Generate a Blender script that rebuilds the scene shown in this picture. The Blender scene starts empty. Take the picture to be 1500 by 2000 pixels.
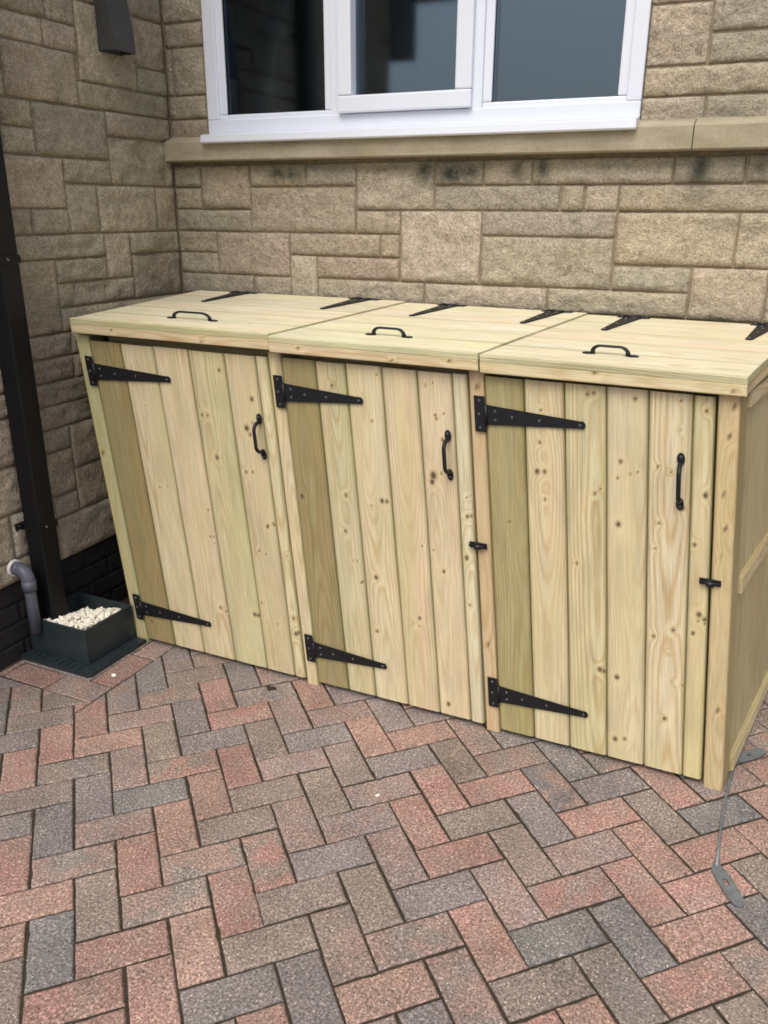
import bpy, bmesh, math, random
import numpy as np
from mathutils import Matrix, Vector, noise
random.seed(7)
C = bpy.context.scene.collection
sc = bpy.context.scene
N3 = lambda x, y, z: noise.noise((x, y, z))

# ------------------------------------------------------------------ node helpers
def new_mat(name):
    m = bpy.data.materials.new(name); m.use_nodes = True
    nt = m.node_tree; nt.nodes.clear()
    out = nt.nodes.new('ShaderNodeOutputMaterial')
    b = nt.nodes.new('ShaderNodeBsdfPrincipled')
    nt.links.new(b.outputs[0], out.inputs[0])
    return m, nt, b
def lk(nt, a, b): nt.links.new(a, b)
def attr(nt, name):
    n = nt.nodes.new('ShaderNodeAttribute'); n.attribute_name = name; return n
def objco(nt, scale=(1, 1, 1)):
    t = nt.nodes.new('ShaderNodeTexCoord'); mp = nt.nodes.new('ShaderNodeMapping')
    mp.inputs['Scale'].default_value = scale
    lk(nt, t.outputs['Object'], mp.inputs[0]); return mp.outputs[0]
def vecscale(nt, v, scale, loc=(0, 0, 0)):
    mp = nt.nodes.new('ShaderNodeMapping'); mp.inputs['Scale'].default_value = scale
    mp.inputs['Location'].default_value = loc
    lk(nt, v, mp.inputs[0]); return mp.outputs[0]
def tnoise(nt, v, scale, detail=3, rough=.5, dist=0):
    n = nt.nodes.new('ShaderNodeTexNoise'); n.inputs['Scale'].default_value = scale
    n.inputs['Detail'].default_value = detail; n.inputs['Roughness'].default_value = rough
    n.inputs['Distortion'].default_value = dist
    lk(nt, v, n.inputs['Vector']); return n.outputs['Fac']
def ramp(nt, f, stops):
    r = nt.nodes.new('ShaderNodeValToRGB'); e = r.color_ramp.elements
    while len(e) < len(stops): e.new(.5)
    for el, (p, c) in zip(e, stops):
        el.position = p; el.color = (*c, 1) if not isinstance(c, (int, float)) else (c, c, c, 1)
    lk(nt, f, r.inputs[0]); return r.outputs[0]
def sock(nt, v, inp):
    if isinstance(v, (int, float)): inp.default_value = v
    elif isinstance(v, tuple): inp.default_value = (*v, 1) if len(v) == 3 else v
    else: lk(nt, v, inp)
def mix(nt, f, a, b, mode='MIX'):
    n = nt.nodes.new('ShaderNodeMix'); n.data_type = 'RGBA'; n.blend_type = mode
    sock(nt, f, n.inputs[0]); sock(nt, a, n.inputs[6]); sock(nt, b, n.inputs[7]); return n.outputs[2]
def mth(nt, op, a, b=None, c=None):
    n = nt.nodes.new('ShaderNodeMath'); n.operation = op
    for i, v in enumerate((a, b, c)):
        if v is not None: sock(nt, v, n.inputs[i])
    return n.outputs[0]
def bump(nt, b, h, strength=.5, dist=.002, prev=None):
    n = nt.nodes.new('ShaderNodeBump'); n.inputs['Strength'].default_value = strength
    n.inputs['Distance'].default_value = dist; lk(nt, h, n.inputs['Height'])
    if prev: lk(nt, prev, n.inputs['Normal'])
    lk(nt, n.outputs[0], b.inputs['Normal']); return n.outputs[0]

# ------------------------------------------------------------------ materials
def mat_wood(name='treated_pine'):
    m, nt, b = new_mat(name)
    bc = attr(nt, 'bc').outputs['Vector']; wd = attr(nt, 'wd').outputs['Vector']; tint = attr(nt, 'tint').outputs['Color']
    sp = nt.nodes.new('ShaderNodeSeparateXYZ'); lk(nt, wd, sp.inputs[0])
    ph, knot, halo = sp.outputs
    ring = mth(nt, 'SINE', ph)
    ring = mth(nt, 'MULTIPLY_ADD', ring, .5, .5)
    ring = mth(nt, 'POWER', ring, 2.2)
    pn = tnoise(nt, vecscale(nt, bc, (5, 1.6, 9)), 1.0, 3)
    ringamt = mth(nt, 'MULTIPLY', ring, ramp(nt, pn, [(.36, .15), (.62, .7)]))
    col = mix(nt, ringamt, tint, mix(nt, 1.0, tint, (.74, .56, .36), 'MULTIPLY'))
    fib = tnoise(nt, vecscale(nt, bc, (420, 9, 31)), 1.0, 3, .6)
    col = mix(nt, .62, col, ramp(nt, fib, [(.3, .62), (.7, 1.16)]), 'MULTIPLY')
    # broad streaks: green preservative and pink heartwood
    s1 = tnoise(nt, vecscale(nt, bc, (17, .9, 13)), 1.0, 3, .55)
    col = mix(nt, ramp(nt, s1, [(.5, 0.), (.68, .55)]), col, mix(nt, 1.0, tint, (1.0, .85, .76), 'MULTIPLY'))
    s2 = tnoise(nt, vecscale(nt, bc, (11, 1.5, 37), (3, 7, 1)), 1.0, 3, .5)
    col = mix(nt, ramp(nt, s2, [(.47, 0.), (.68, .5)]), col, mix(nt, 1.0, tint, (.84, .86, .66), 'MULTIPLY'))
    s3 = tnoise(nt, vecscale(nt, bc, (30, 4, 17), (1, 2, 5)), 1.0, 4, .6)
    col = mix(nt, .5, col, ramp(nt, s3, [(.3, .70), (.55, 1.), (.72, 1.12)]), 'MULTIPLY')
    col = mix(nt, mth(nt, 'MULTIPLY', halo, .5), col, mix(nt, 1.0, tint, (1.10, 1.0, .84), 'MULTIPLY'))
    col = mix(nt, knot, col, (.085, .052, .026))
    lk(nt, col, b.inputs['Base Color'])
    b.inputs['Roughness'].default_value = .62; b.inputs['Specular IOR Level'].default_value = .35
    h = mth(nt, 'MULTIPLY_ADD', fib, .8, mth(nt, 'MULTIPLY', ring, .3))
    bump(nt, b, h, .35, .0012)
    return m
def mat_stone():
    m, nt, b = new_mat('split_face_stone')
    tint = attr(nt, 'tint').outputs['Color']; st = attr(nt, 'stain_shade').outputs['Fac']
    v = objco(nt)
    n1 = tnoise(nt, v, 22, 5, .62); n2 = tnoise(nt, v, 190, 4, .7); n3 = tnoise(nt, v, 3.1, 3)
    n4 = tnoise(nt, v, 75, 4, .6)
    col = mix(nt, 1., tint, ramp(nt, n1, [(.3, .78), (.5, 1.), (.72, 1.16)]), 'MULTIPLY')
    col = mix(nt, .8, col, ramp(nt, n2, [(.32, .5), (.5, 1.), (.68, 1.5)]), 'MULTIPLY')
    col = mix(nt, .6, col, ramp(nt, n4, [(.32, .66), (.5, 1.), (.68, 1.22)]), 'MULTIPLY')
    col = mix(nt, ramp(nt, n3, [(.48, 0.), (.7, .45)]), col, (.30, .275, .20))
    stm = mth(nt, 'MULTIPLY', st, ramp(nt, tnoise(nt, v, 35, 4, .7), [(.3, .55), (.55, 1.)]))
    col = mix(nt, stm, col, (.045, .05, .035))
    lk(nt, col, b.inputs['Base Color']); b.inputs['Roughness'].default_value = .93
    b.inputs['Specular IOR Level'].default_value = .2
    h = mth(nt, 'MULTIPLY_ADD', n4, .8, mth(nt, 'MULTIPLY_ADD', n2, .35, n1))
    bump(nt, b, h, 1., .010)
    return m
def mat_plain(name, col, rough=.6, spec=.4, nscale=40, amt=.15, bmp=.15, bd=.001, metal=0.):
    m, nt, b = new_mat(name)
    v = objco(nt); n = tnoise(nt, v, nscale, 4, .6)
    c = mix(nt, 1., col, ramp(nt, n, [(.25, 1 - amt), (.75, 1 + amt)]), 'MULTIPLY')
    lk(nt, c, b.inputs['Base Color']); b.inputs['Roughness'].default_value = rough
    b.inputs['Specular IOR Level'].default_value = spec; b.inputs['Metallic'].default_value = metal
    bump(nt, b, n, bmp, bd)
    return m
def mat_concrete():
    m, nt, b = new_mat('ledge_concrete')
    v = objco(nt)
    n1 = tnoise(nt, vecscale(nt, v, (6, 20, 20)), 1, 5, .6); n2 = tnoise(nt, v, 160, 3, .6)
    n3 = tnoise(nt, vecscale(nt, v, (9, 3, 3)), 1, 3)
    c = ramp(nt, n1, [(.3, (.25, .21, .145)), (.55, (.36, .31, .22)), (.75, (.42, .37, .275))])
    c = mix(nt, ramp(nt, n3, [(.45, 0.), (.65, .5)]), c, (.32, .28, .17))
    c = mix(nt, .5, c, ramp(nt, n2, [(.3, .75), (.7, 1.2)]), 'MULTIPLY')
    lk(nt, c, b.inputs['Base Color']); b.inputs['Roughness'].default_value = .9
    bump(nt, b, n2, .5, .002)
    return m
def mat_paver():
    m, nt, b = new_mat('block_paving')
    a = attr(nt, 'ca').outputs['Color']; c2 = attr(nt, 'cb').outputs['Color']; v = objco(nt)
    blend = tnoise(nt, v, 13, 3, .55)
    col = mix(nt, ramp(nt, blend, [(.42, 0.), (.60, 1.)]), a, c2)
    sp = tnoise(nt, v, 160, 4, .8)
    col = mix(nt, .95, col, ramp(nt, sp, [(.35, .30), (.45, .78), (.55, 1.18), (.65, 2.4)]), 'MULTIPLY')
    vo = nt.nodes.new('ShaderNodeTexVoronoi'); vo.inputs['Scale'].default_value = 140
    lk(nt, v, vo.inputs['Vector'])
    sep = nt.nodes.new('ShaderNodeSeparateColor'); lk(nt, vo.outputs['Color'], sep.inputs[0])
    near = ramp(nt, vo.outputs['Distance'], [(.18, 1.), (.38, 0.)])
    lite = mth(nt, 'MULTIPLY', near, ramp(nt, sep.outputs[0], [(.86, 0.), (.92, 1.)]))
    dark = mth(nt, 'MULTIPLY', near, ramp(nt, sep.outputs[1], [(.84, 0.), (.88, .9)]))
    col = mix(nt, lite, col, (.62, .52, .42)); col = mix(nt, dark, col, (.055, .045, .04))
    g = tnoise(nt, v, 5.5, 4, .6)
    col = mix(nt, .7, col, ramp(nt, g, [(.3, .70), (.6, 1.1)]), 'MULTIPLY')
    lk(nt, col, b.inputs['Base Color']); b.inputs['Roughness'].default_value = .85
    b.inputs['Specular IOR Level'].default_value = .3
    h = mth(nt, 'MULTIPLY_ADD', tnoise(nt, v, 60, 4, .6), .6, sp)
    bump(nt, b, h, .7, .0025)
    return m
def mat_glass():
    m = bpy.data.materials.new('window_glass'); m.use_nodes = True; nt = m.node_tree; nt.nodes.clear()
    out = nt.nodes.new('ShaderNodeOutputMaterial'); mx = nt.nodes.new('ShaderNodeMixShader')
    tr = nt.nodes.new('ShaderNodeBsdfTransparent'); tr.inputs[0].default_value = (.80, .84, .84, 1)
    gl = nt.nodes.new('ShaderNodeBsdfGlossy'); gl.inputs['Roughness'].default_value = .055
    gl.inputs['Color'].default_value = (.66, .82, 1, 1)
    fr = nt.nodes.new('ShaderNodeFresnel'); fr.inputs['IOR'].default_value = 1.85
    lk(nt, fr.outputs[0], mx.inputs[0]); lk(nt, tr.outputs[0], mx.inputs[1]); lk(nt, gl.outputs[0], mx.inputs[2])
    lk(nt, mx.outputs[0], out.inputs[0]); return m
WOOD = mat_wood(); STONE = mat_stone(); PAVER = mat_paver(); GLASS = mat_glass(); LEDGE = mat_concrete()
MORTAR = mat_plain('mortar', (.25, .20, .135), .95, .1, 60, .3, .6, .003)
PLINTHM = mat_plain('plinth_brick', (.022, .020, .020), .8, .3, 50, .35, .5, .003)
UPVC = mat_plain('white_upvc', (.68, .71, .78), .28, .5, 4, .02, 0.02)
IRON = mat_plain('black_painted_iron', (.008, .008, .010), .5, .35, 90, .3, .25, .0006)
SCREW = mat_plain('black_screw_head', (.16, .16, .17), .35, .6, 60, .2, .1, .0005, .6)
BLKPL = mat_plain('black_plastic', (.005, .0055, .007), .5, .3, 20, .2, .05)
GRYPL = mat_plain('grey_plastic', (.105, .11, .14), .4, .4, 20, .12, .05)
WHTPL = mat_plain('white_plastic', (.75, .75, .73), .4, .4, 20, .1, .05)
GULM = mat_plain('dark_grey_plastic', (.022, .031, .035), .38, .5, 30, .25, .12)
GRAV = mat_plain('pale_stone_chips', (.84, .79, .67), .8, .3, 45, .35, .4, .003)
LEAF = mat_plain('brown_leaf', (.05, .035, .02), .8, .2, 60, .3, .3)
VENTM = mat_plain('charcoal_plastic', (.06, .06, .058), .6, .3, 30, .2, .1)
STEEL = mat_plain('galvanised_steel', (.24, .27, .285), .5, .5, 60, .3, .1, .0005, .6)
SAND = mat_plain('joint_sand', (.050, .040, .028), .95, .1, 120, .45, .8, .003)
ROOMM = mat_plain('room_paint', (.62, .62, .60), .9, .2, 3, .05, .02)
SOFF = mat_plain('dark_soffit', (.06, .06, .065), .6, .3, 10, .1, .05)
TILE = mat_plain('roof_tile', (.09, .06, .05), .85, .2, 20, .2, .3)
ASPH = mat_plain('road_asphalt', (.05, .05, .05), .9, .2, 150, .35, .6, .003)
FELT = mat_plain('dark_gap_felt', (.012, .011, .010), .9, .1, 30, .2, .1)

# ------------------------------------------------------------------ object helpers
def link(name, me, parent=None, mat=None):
    o = bpy.data.objects.new(name, me); C.objects.link(o)
    if parent is not None: o.parent = parent
    if mat is not None and me is not None and not me.materials: me.materials.append(mat)
    return o
def from_bm(name, bm, mat, parent=None, smooth=False, mapf=None):
    if mapf:
        for v in bm.verts: v.co = mapf(*v.co)
    bmesh.ops.recalc_face_normals(bm, faces=bm.faces[:])
    me = bpy.data.meshes.new(name); bm.to_mesh(me); bm.free()
    for m in (mat if isinstance(mat, (list, tuple)) else [mat]): me.materials.append(m)
    if smooth: me.polygons.foreach_set('use_smooth', [True] * len(me.polygons))
    return link(name, me, parent)
def thing(name, label, cat, loc=(0, 0, 0), group=None, mat4=None):
    o = bpy.data.objects.new(name, None); C.objects.link(o); o.empty_display_size = .1
    if mat4 is not None: o.matrix_world = mat4
    else: o.location = loc
    o['label'] = label; o['category'] = cat
    if group: o['group'] = group
    return o
def tag(o, label=None, cat=None, kind=None, group=None):
    if label: o['label'] = label
    if cat: o['category'] = cat
    if kind: o['kind'] = kind
    if group: o['group'] = group
    return o
def bbox(bm, x0, x1, y0, y1, z0, z1, bev=0., seg=2, mi=0):
    vs = [bm.verts.new((x, y, z)) for x in (x0, x1) for y in (y0, y1) for z in (z0, z1)]
    fs = [bm.faces.new([vs[i] for i in f]) for f in ((0, 1, 3, 2), (4, 6, 7, 5), (0, 4, 5, 1), (2, 3, 7, 6), (0, 2, 6, 4), (1, 5, 7, 3))]
    bmesh.ops.recalc_face_normals(bm, faces=fs)
    if bev:
        es = list({e for f in fs for e in f.edges})
        r = bmesh.ops.bevel(bm, geom=es, offset=bev, segments=seg, affect='EDGES', profile=.6)
        fs = r['faces']
        for f in fs: f.material_index = mi
    for f in fs: f.material_index = mi
def prism(bm, pts, t0, t1, axis='y', bev=0, mi=0):
    """extrude a 2D outline between t0 and t1 along an axis"""
    def P(a, b, t): return {'y': (a, t, b), 'x': (t, a, b), 'z': (a, b, t)}[axis]
    A = [bm.verts.new(P(a, b, t0)) for a, b in pts]; B = [bm.verts.new(P(a, b, t1)) for a, b in pts]
    n = len(pts); fs = [bm.faces.new(A), bm.faces.new(B[::-1])]
    for i in range(n): fs.append(bm.faces.new((A[i], B[i], B[(i + 1) % n], A[(i + 1) % n])))
    bmesh.ops.recalc_face_normals(bm, faces=fs)
    if bev:
        es = list({e for f in fs[:2] for e in f.edges})
        fs = bmesh.ops.bevel(bm, geom=es, offset=bev, segments=2, affect='EDGES')['faces'] + [f for f in fs if f.is_valid]
    for f in fs:
        if f.is_valid: f.material_index = mi
def tube(bm, pts, rad, seg=12, caps=True, mi=0, square=False):
    """sweep a ring along points; rad is a number or list"""
    pts = [Vector(p) for p in pts]; rings = []
    up = Vector((0, 0, 1)); prev = None
    for i, p in enumerate(pts):
        d = (pts[min(i + 1, len(pts) - 1)] - pts[max(i - 1, 0)]).normalized()
        if prev is None:
            a = d.cross(up) if abs(d.z) < .9 else d.cross(Vector((0, 1, 0)))
            a.normalize()
        else: a = (prev - d * prev.dot(d)).normalized()
        prev = a; b_ = d.cross(a); r = rad[i] if isinstance(rad, (list, tuple)) else rad
        rings.append([bm.verts.new(p + (a * math.cos(t) + b_ * math.sin(t)) * r) for t in [2 * math.pi * k / seg + (math.pi / 4 if square else 0) for k in range(seg)]])
    for i in range(len(rings) - 1):
        for k in range(seg):
            f = bm.faces.new((rings[i][k], rings[i][(k + 1) % seg], rings[i + 1][(k + 1) % seg], rings[i + 1][k])); f.material_index = mi; f.smooth = not square
    if caps:
        for r in (rings[0][::-1], rings[-1]): f = bm.faces.new(r); f.material_index = mi
def arc(c, r, a0, a1, n, plane='xz'):
    o = []
    for i in range(n + 1):
        t = a0 + (a1 - a0) * i / n; u, v = r * math.cos(t), r * math.sin(t)
        o.append((c[0] + u, c[1], c[2] + v) if plane == 'xz' else ((c[0], c[1] + u, c[2] + v) if plane == 'yz' else (c[0] + u, c[1] + v, c[2])))
    return o

# ------------------------------------------------------------------ timber (lofted boards with grain data)
class Planks:
    def __init__(s): s.V = []; s.F = []; s.bc = []; s.wd = []; s.tint = []
    def add(s, org, W, T, Ldir, w, t, L, tint, bev=.003, res=.012, knots=(), seed=None, cres=.02, F=None, cup=0., edge=.003):
        """org: corner, W/T/Ldir: unit vectors of width, thickness (outward face at +T), length"""
        rnd = random.Random(seed if seed is not None else random.random())
        nw = max(2, int(round(w / res)))
        prof = [(bev * .3, 0), ]
        prof = []
        # outer face across the width (rounded arrises), then back
        face = [0, bev * .35, bev] + [bev + (w - 2 * bev) * i / nw for i in range(1, nw)] + [w - bev, w - bev * .35, w]
        drop = [bev, bev * .3, 0] + [0] * (nw - 1) + [0, bev * .3, bev]
        prof = [(a, t - d + cup * (1 - (2 * a / w - 1) ** 2)) for a, d in zip(face, drop)] + [(w, 0), (0, 0)]
        nl = max(1, int(round(L / cres))); st = [L * i / nl for i in range(nl + 1)]
        a0 = w * rnd.uniform(.2, .8); hs = rnd.uniform(0, 50); F = F or rnd.uniform(620, 1050); rid = rnd.uniform(0, 40)
        kn = list(knots); org = Vector(org); W = Vector(W); T = Vector(T); Ld = Vector(Ldir)
        b0 = len(s.V); n = len(prof)
        for c in st:
            h = .055 * abs(N3(hs, c * .9, 1.3)) + .02 + .012 * N3(hs, c * 3.1, 7)
            ac = a0 + .25 * w * N3(hs + 9, c * .7, 2)
            for (a, b) in prof:
                s.V.append(org + W * a + T * b + Ld * c)
                aa = a + (t - b if a > w / 2 else -(t - b))
                p = math.sqrt((aa - ac) ** 2 + h * h); k = 0.; hl = 0.
                for (ka, kc, kr) in kn:
                    dx, dy = a - ka, (c - kc) * .8; d2 = dx * dx + dy * dy
                    if d2 < .01:
                        p += .0085 * math.exp(-d2 / (kr * 2.6) ** 2)
                        k = max(k, min(1., 1.5 * math.exp(-d2 / (kr * .75) ** 2))); hl = max(hl, math.exp(-d2 / (kr * 2.2) ** 2))
                s.wd.append((p * F, k, hl)); s.bc.append((aa, c, rid))
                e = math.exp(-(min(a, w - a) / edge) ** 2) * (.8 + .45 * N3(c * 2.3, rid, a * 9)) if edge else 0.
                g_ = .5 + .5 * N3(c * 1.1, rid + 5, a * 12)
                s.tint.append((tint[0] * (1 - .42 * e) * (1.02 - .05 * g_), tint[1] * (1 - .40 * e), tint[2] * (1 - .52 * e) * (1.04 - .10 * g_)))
        for i in range(nl):
            for j in range(n):
                s.F.append((b0 + i * n + j, b0 + i * n + (j + 1) % n, b0 + (i + 1) * n + (j + 1) % n, b0 + (i + 1) * n + j))
        s.F.append(tuple(b0 + j for j in range(n))[::-1]); s.F.append(tuple(b0 + nl * n + j for j in range(n)))
    def build(s, name, parent, mapf=None, mat=None):
        me = bpy.data.meshes.new(name)
        V = [mapf(*v) for v in s.V] if mapf else s.V
        me.from_pydata([tuple(v) for v in V], [], s.F)
        for an, data in (('bc', s.bc), ('wd', s.wd)):
            a = me.attributes.new(an, 'FLOAT_VECTOR', 'POINT'); a.data.foreach_set('vector', np.array(data, dtype=np.float32).ravel())
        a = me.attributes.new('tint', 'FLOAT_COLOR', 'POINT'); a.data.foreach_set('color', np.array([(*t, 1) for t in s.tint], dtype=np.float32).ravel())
        bm = bmesh.new(); bm.from_mesh(me); bmesh.ops.recalc_face_normals(bm, faces=bm.faces[:]); bm.to_mesh(me); bm.free()
        me.materials.append(mat or WOOD)
        return link(name, me, parent)

# ------------------------------------------------------------------ camera (calibrated)
R = [[0.898365, 0.439079, -0.012228], [0.135856, -0.304221, -0.942864], [-0.417712, 0.845375, -0.332953]]
cam = bpy.data.cameras.new('camera'); co = bpy.data.objects.new('camera', cam); C.objects.link(co)
co.matrix_world = Matrix(((R[0][0], -R[1][0], -R[2][0], 2.07408979), (R[0][1], -R[1][1], -R[2][1], -2.07846116), (R[0][2], -R[1][2], -R[2][2], 1.47735837), (0, 0, 0, 1)))
cam.sensor_fit = 'VERTICAL'; cam.sensor_height = 24; cam.lens = 24 * 1613.43 / 2000; cam.clip_start = .05; cam.clip_end = 2000
sc.camera = co

# ------------------------------------------------------------------ the paving
TH = math.radians(-45.6); OX, OY = -0.676, 1.695
EX = (math.cos(TH), math.sin(TH)); EY = (-math.sin(TH), math.cos(TH))
def latt(u, v):
    px, py = u * .1 - OX, -v * .1 - OY
    return (EX[0] * px + EX[1] * py, EY[0] * px + EY[1] * py)
PAL = dict(R=((.325, .192, .158), (.295, .20, .165)), O=((.335, .215, .170), (.30, .20, .165)), G=((.180, .162, .153), (.20, .178, .163)),
           B=((.232, .186, .156), (.250, .196, .163)), M=((.28, .195, .162), (.22, .185, .158)), P=((.255, .20, .178), (.285, .198, .170)), Q=((.218, .182, .170), (.212, .180, .168)))
VC = {(2,0):'G',(3,-1):'R',(4,-2):'O',(5,-3):'B',(2,-4):'Q',(3,-5):'G',(1,-7):'B',(0,-6):'R',(-1,-5):'R',(1,1):'B',(-1,-1):'R',(0,-2):'P',(1,-3):'B',(-2,0):'M',(-2,-4):'P',(-3,-3):'B',(-4,-2):'M',(-5,-1):'Q',(-3,-7):'B',(-2,-8):'P',(-1,-9):'O',(-5,-5):'R',(-6,-4):'R',(-7,-3):'O',(-8,-2):'R',(-4,-6):'P',(-5,-9):'R',(-4,-10):'B',(-3,-11):'P',(-6,-8):'O',(-7,-7):'O',(-7,-11):'B',(-8,-10):'P',(-9,-9):'Q',(-10,-8):'G',(-8,-6):'R',(-9,-5):'B',(-10,-4):'G',(-11,-3):'B',(-9,-13):'R',(-6,-12):'Q',(-5,-13):'R',(-10,-12):'O',(-11,-11):'R',(-12,-10):'G',(-11,-7):'R',(-8,-14):'Q',(6,-4):'M',(7,-5):'Q',(4,2):'M',(3,3):'B',(5,1):'G',(6,0):'B'}
HC = {(0,0):'G',(3,1):'O',(1,-1):'R',(2,-2):'P',(3,-3):'R',(5,-1):'R',(6,-2):'G',(4,0):'R',(4,-4):'Q',(2,-6):'M',(1,-5):'R',(0,-4):'B',(-1,-3):'R',(-2,-2):'Q',(-3,-1):'M',(-1,1):'B',(2,2):'M',(-2,2):'R',(-4,0):'O',(-6,-2):'B',(-5,-3):'B',(-4,-4):'Q',(-3,-5):'Q',(-2,-6):'P',(-1,-7):'Q',(-7,-1):'Q',(-7,-5):'M',(-6,-6):'B',(-5,-7):'B',(-4,-8):'P',(-3,-9):'Q',(-2,-10):'P',(-8,-8):'G',(-7,-9):'R',(-6,-10):'Q',(-5,-11):'R',(-9,-7):'P',(-10,-6):'M',(-9,-3):'R',(-10,-2):'R',(-11,-5):'O',(-8,-4):'M',(-9,-11):'O',(-10,-10):'B',(-11,-9):'B',(-8,-12):'P',(-11,-13):'P',(-7,-13):'M',(7,-3):'M',(6,2):'R',(5,3):'M'}
def clip(poly, a, b, c):     # keep a*x+b*y<=c
    out = []
    for i in range(len(poly)):
        p, q = poly[i], poly[(i + 1) % len(poly)]; dp, dq = a * p[0] + b * p[1] - c, a * q[0] + b * q[1] - c
        if dp <= 0: out.append(p)
        if dp * dq < 0:
            t = dp / (dp - dq); out.append((p[0] + (q[0] - p[0]) * t, p[1] + (q[1] - p[1]) * t))
    return out
def area(p): return .5 * sum(p[i][0] * p[(i + 1) % len(p)][1] - p[(i + 1) % len(p)][0] * p[i][1] for i in range(len(p)))
def shrink(p, d):
    n = len(p); out = []
    for i in range(n):
        a, b, c = Vector(p[i - 1]), Vector(p[i]), Vector(p[(i + 1) % n])
        e1 = (b - a); e2 = (c - b)
        if e1.length < 1e-6 or e2.length < 1e-6: return None
        e1.normalize(); e2.normalize(); n1 = Vector((-e1.y, e1.x)); n2 = Vector((-e2.y, e2.x))
        k = 1 + n1.dot(n2)
        if k < .15: return None
        m = (n1 + n2) / k; out.append(tuple(b + m * d))
    return out
PV, PF, PA, PB = [], [], [], []
rp = random.Random(3)
def add_brick(poly, key=None):
    if len(poly) < 3: return
    A = area(poly)
    if A < 0: poly = poly[::-1]; A = -A
    if A < .0006: return
    cx = sum(p[0] for p in poly) / len(poly); cy = sum(p[1] for p in poly) / len(poly)
    j = rp.uniform(.0019, .0031)
    # slight laying tolerance
    ang = rp.gauss(0, .004); dx, dy = rp.gauss(0, .0007), rp.gauss(0, .0007)
    ca, sa = math.cos(ang), math.sin(ang)
    poly = [(cx + (x - cx) * ca - (y - cy) * sa + dx, cy + (x - cx) * sa + (y - cy) * ca + dy) for x, y in poly]
    if math.hypot(cx - 1.2, cy + .9) < 2.3:
        q = []
        for i in range(len(poly)):
            (ax, ay), (bx_, by_) = poly[i], poly[(i + 1) % len(poly)]; L = math.hypot(bx_ - ax, by_ - ay); n_ = max(1, int(L / .022))
            ux, uy = (bx_ - ax) / max(L, 1e-6), (by_ - ay) / max(L, 1e-6); q.append((ax + rp.uniform(-.0004, .0004), ay + rp.uniform(-.0004, .0004)))
            for k in range(1, n_):
                w_ = abs(rp.gauss(0, .0006)) + (.0022 if rp.random() < .03 else 0); q.append((ax + ux * L * k / n_ - uy * w_, ay + uy * L * k / n_ + ux * w_))
        poly = q
    r1, r2, r3 = shrink(poly, j), shrink(poly, j + .0016), shrink(poly, j + .0048)
    if not r1 or not r2 or not r3 or area(r3) <= 0: return
    dz = rp.gauss(0, .0007); tx, ty = rp.gauss(0, .005), rp.gauss(0, .005)
    H = lambda x, y, z: z + dz + (x - cx) * tx + (y - cy) * ty
    b0 = len(PV); n = len(poly)
    for r, z in ((r1, -.03), (r1, -.0038), (r2, -.0015), (r3, 0.)):
        for x, y in r: PV.append((x, y, H(x, y, z)))
    for k in range(3):
        for i in range(n): PF.append((b0 + k * n + i, b0 + k * n + (i + 1) % n, b0 + (k + 1) * n + (i + 1) % n, b0 + (k + 1) * n + i))
    PF.append(tuple(b0 + 3 * n + i for i in range(n)))
    key = key or rp.choice('RRMMPPBBQQOG')
    a, b = PAL[key]
    f = rp.uniform(.92, 1.10)
    a = [min(.9, c * f * rp.uniform(.985, 1.015)) for c in a]; b = [min(.9, c * f * rp.uniform(.985, 1.015)) for c in b]
    if rp.random() < .18: b = list(PAL[rp.choice('RPBMQ')][0])
    PA.extend([(*a, 1)] * (4 * n)); PB.extend([(*b, 1)] * (4 * n))
BX, BY = .165, -.405      # the border course round the gully
for u in range(-60, 75):
    for v in range(-60, 60):
        s = (u + v) % 4
        if s == 2: q = [(u, v), (u + 1, v), (u + 1, v + 2), (u, v + 2)]; key = VC.get((u, v))
        elif s == 0: q = [(u, v), (u + 2, v), (u + 2, v + 1), (u, v + 1)]; key = HC.get((u, v))
        else: continue
        P = [latt(*p) for p in q]; cx, cy = P[0]
        if cx < -.7 or cx > 6 or cy > 1.0 or cy < -5.2: continue
        P = clip(P, -1, 0, .272)           # stop at the side wall line
        if len(P) < 3: continue
        P = clip(P, 0, 1, .80)
        if len(P) < 3: continue
        xs = [p[0] for p in P]; ys = [p[1] for p in P]
        if max(xs) <= BX or min(xs) >= BX or max(ys) <= BY or min(ys) >= BY:
            if (max(xs) <= BX and max(ys) <= BY) or min(xs) >= BX or max(ys) <= BY: add_brick(P, key)
            elif max(xs) <= BX and min(ys) >= BY: pass
            elif min(ys) >= BY: add_brick(clip(P, -1, 0, -BX), key)
            else: add_brick(clip(P, 0, 1, BY), key)
        else:
            add_brick(clip(P, -1, 0, -BX), key); add_brick(clip(clip(P, 1, 0, BX), 0, 1, BY), key)
def rect(x0, x1, y0, y1): return [(x0, y0), (x1, y0), (x1, y1), (x0, y1)]
xx = BX; cols = 'MROPBQR'
for i, k in enumerate('PRMBQ'):
    x1 = BX - .1 - .2 * i if i else BX
for i in range(3): add_brick(rect(max(-.272, BX - .205 * (i + 1)), BX - .205 * i, BY, BY + .104), 'PRM'[i])
for i in range(6): add_brick(rect(BX - .104, BX, BY + .104 + .205 * i, BY + .104 + .205 * (i + 1)), 'RPBQMR'[i])
add_brick(rect(-.272, BX - .104, BY + .104, BY + .31), 'Q'); add_brick(rect(-.272, BX - .104, BY + .31, BY + .515), 'B')
me = bpy.data.meshes.new('paving'); me.from_pydata(PV, [], PF)
for an, d in (('ca', PA), ('cb', PB)):
    a = me.attributes.new(an, 'FLOAT_COLOR', 'POINT'); a.data.foreach_set('color', np.array(d, dtype=np.float32).ravel())
tag(link('paving', me, None, PAVER), 'red, brown and grey block paving laid herringbone', kind='structure')
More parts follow.
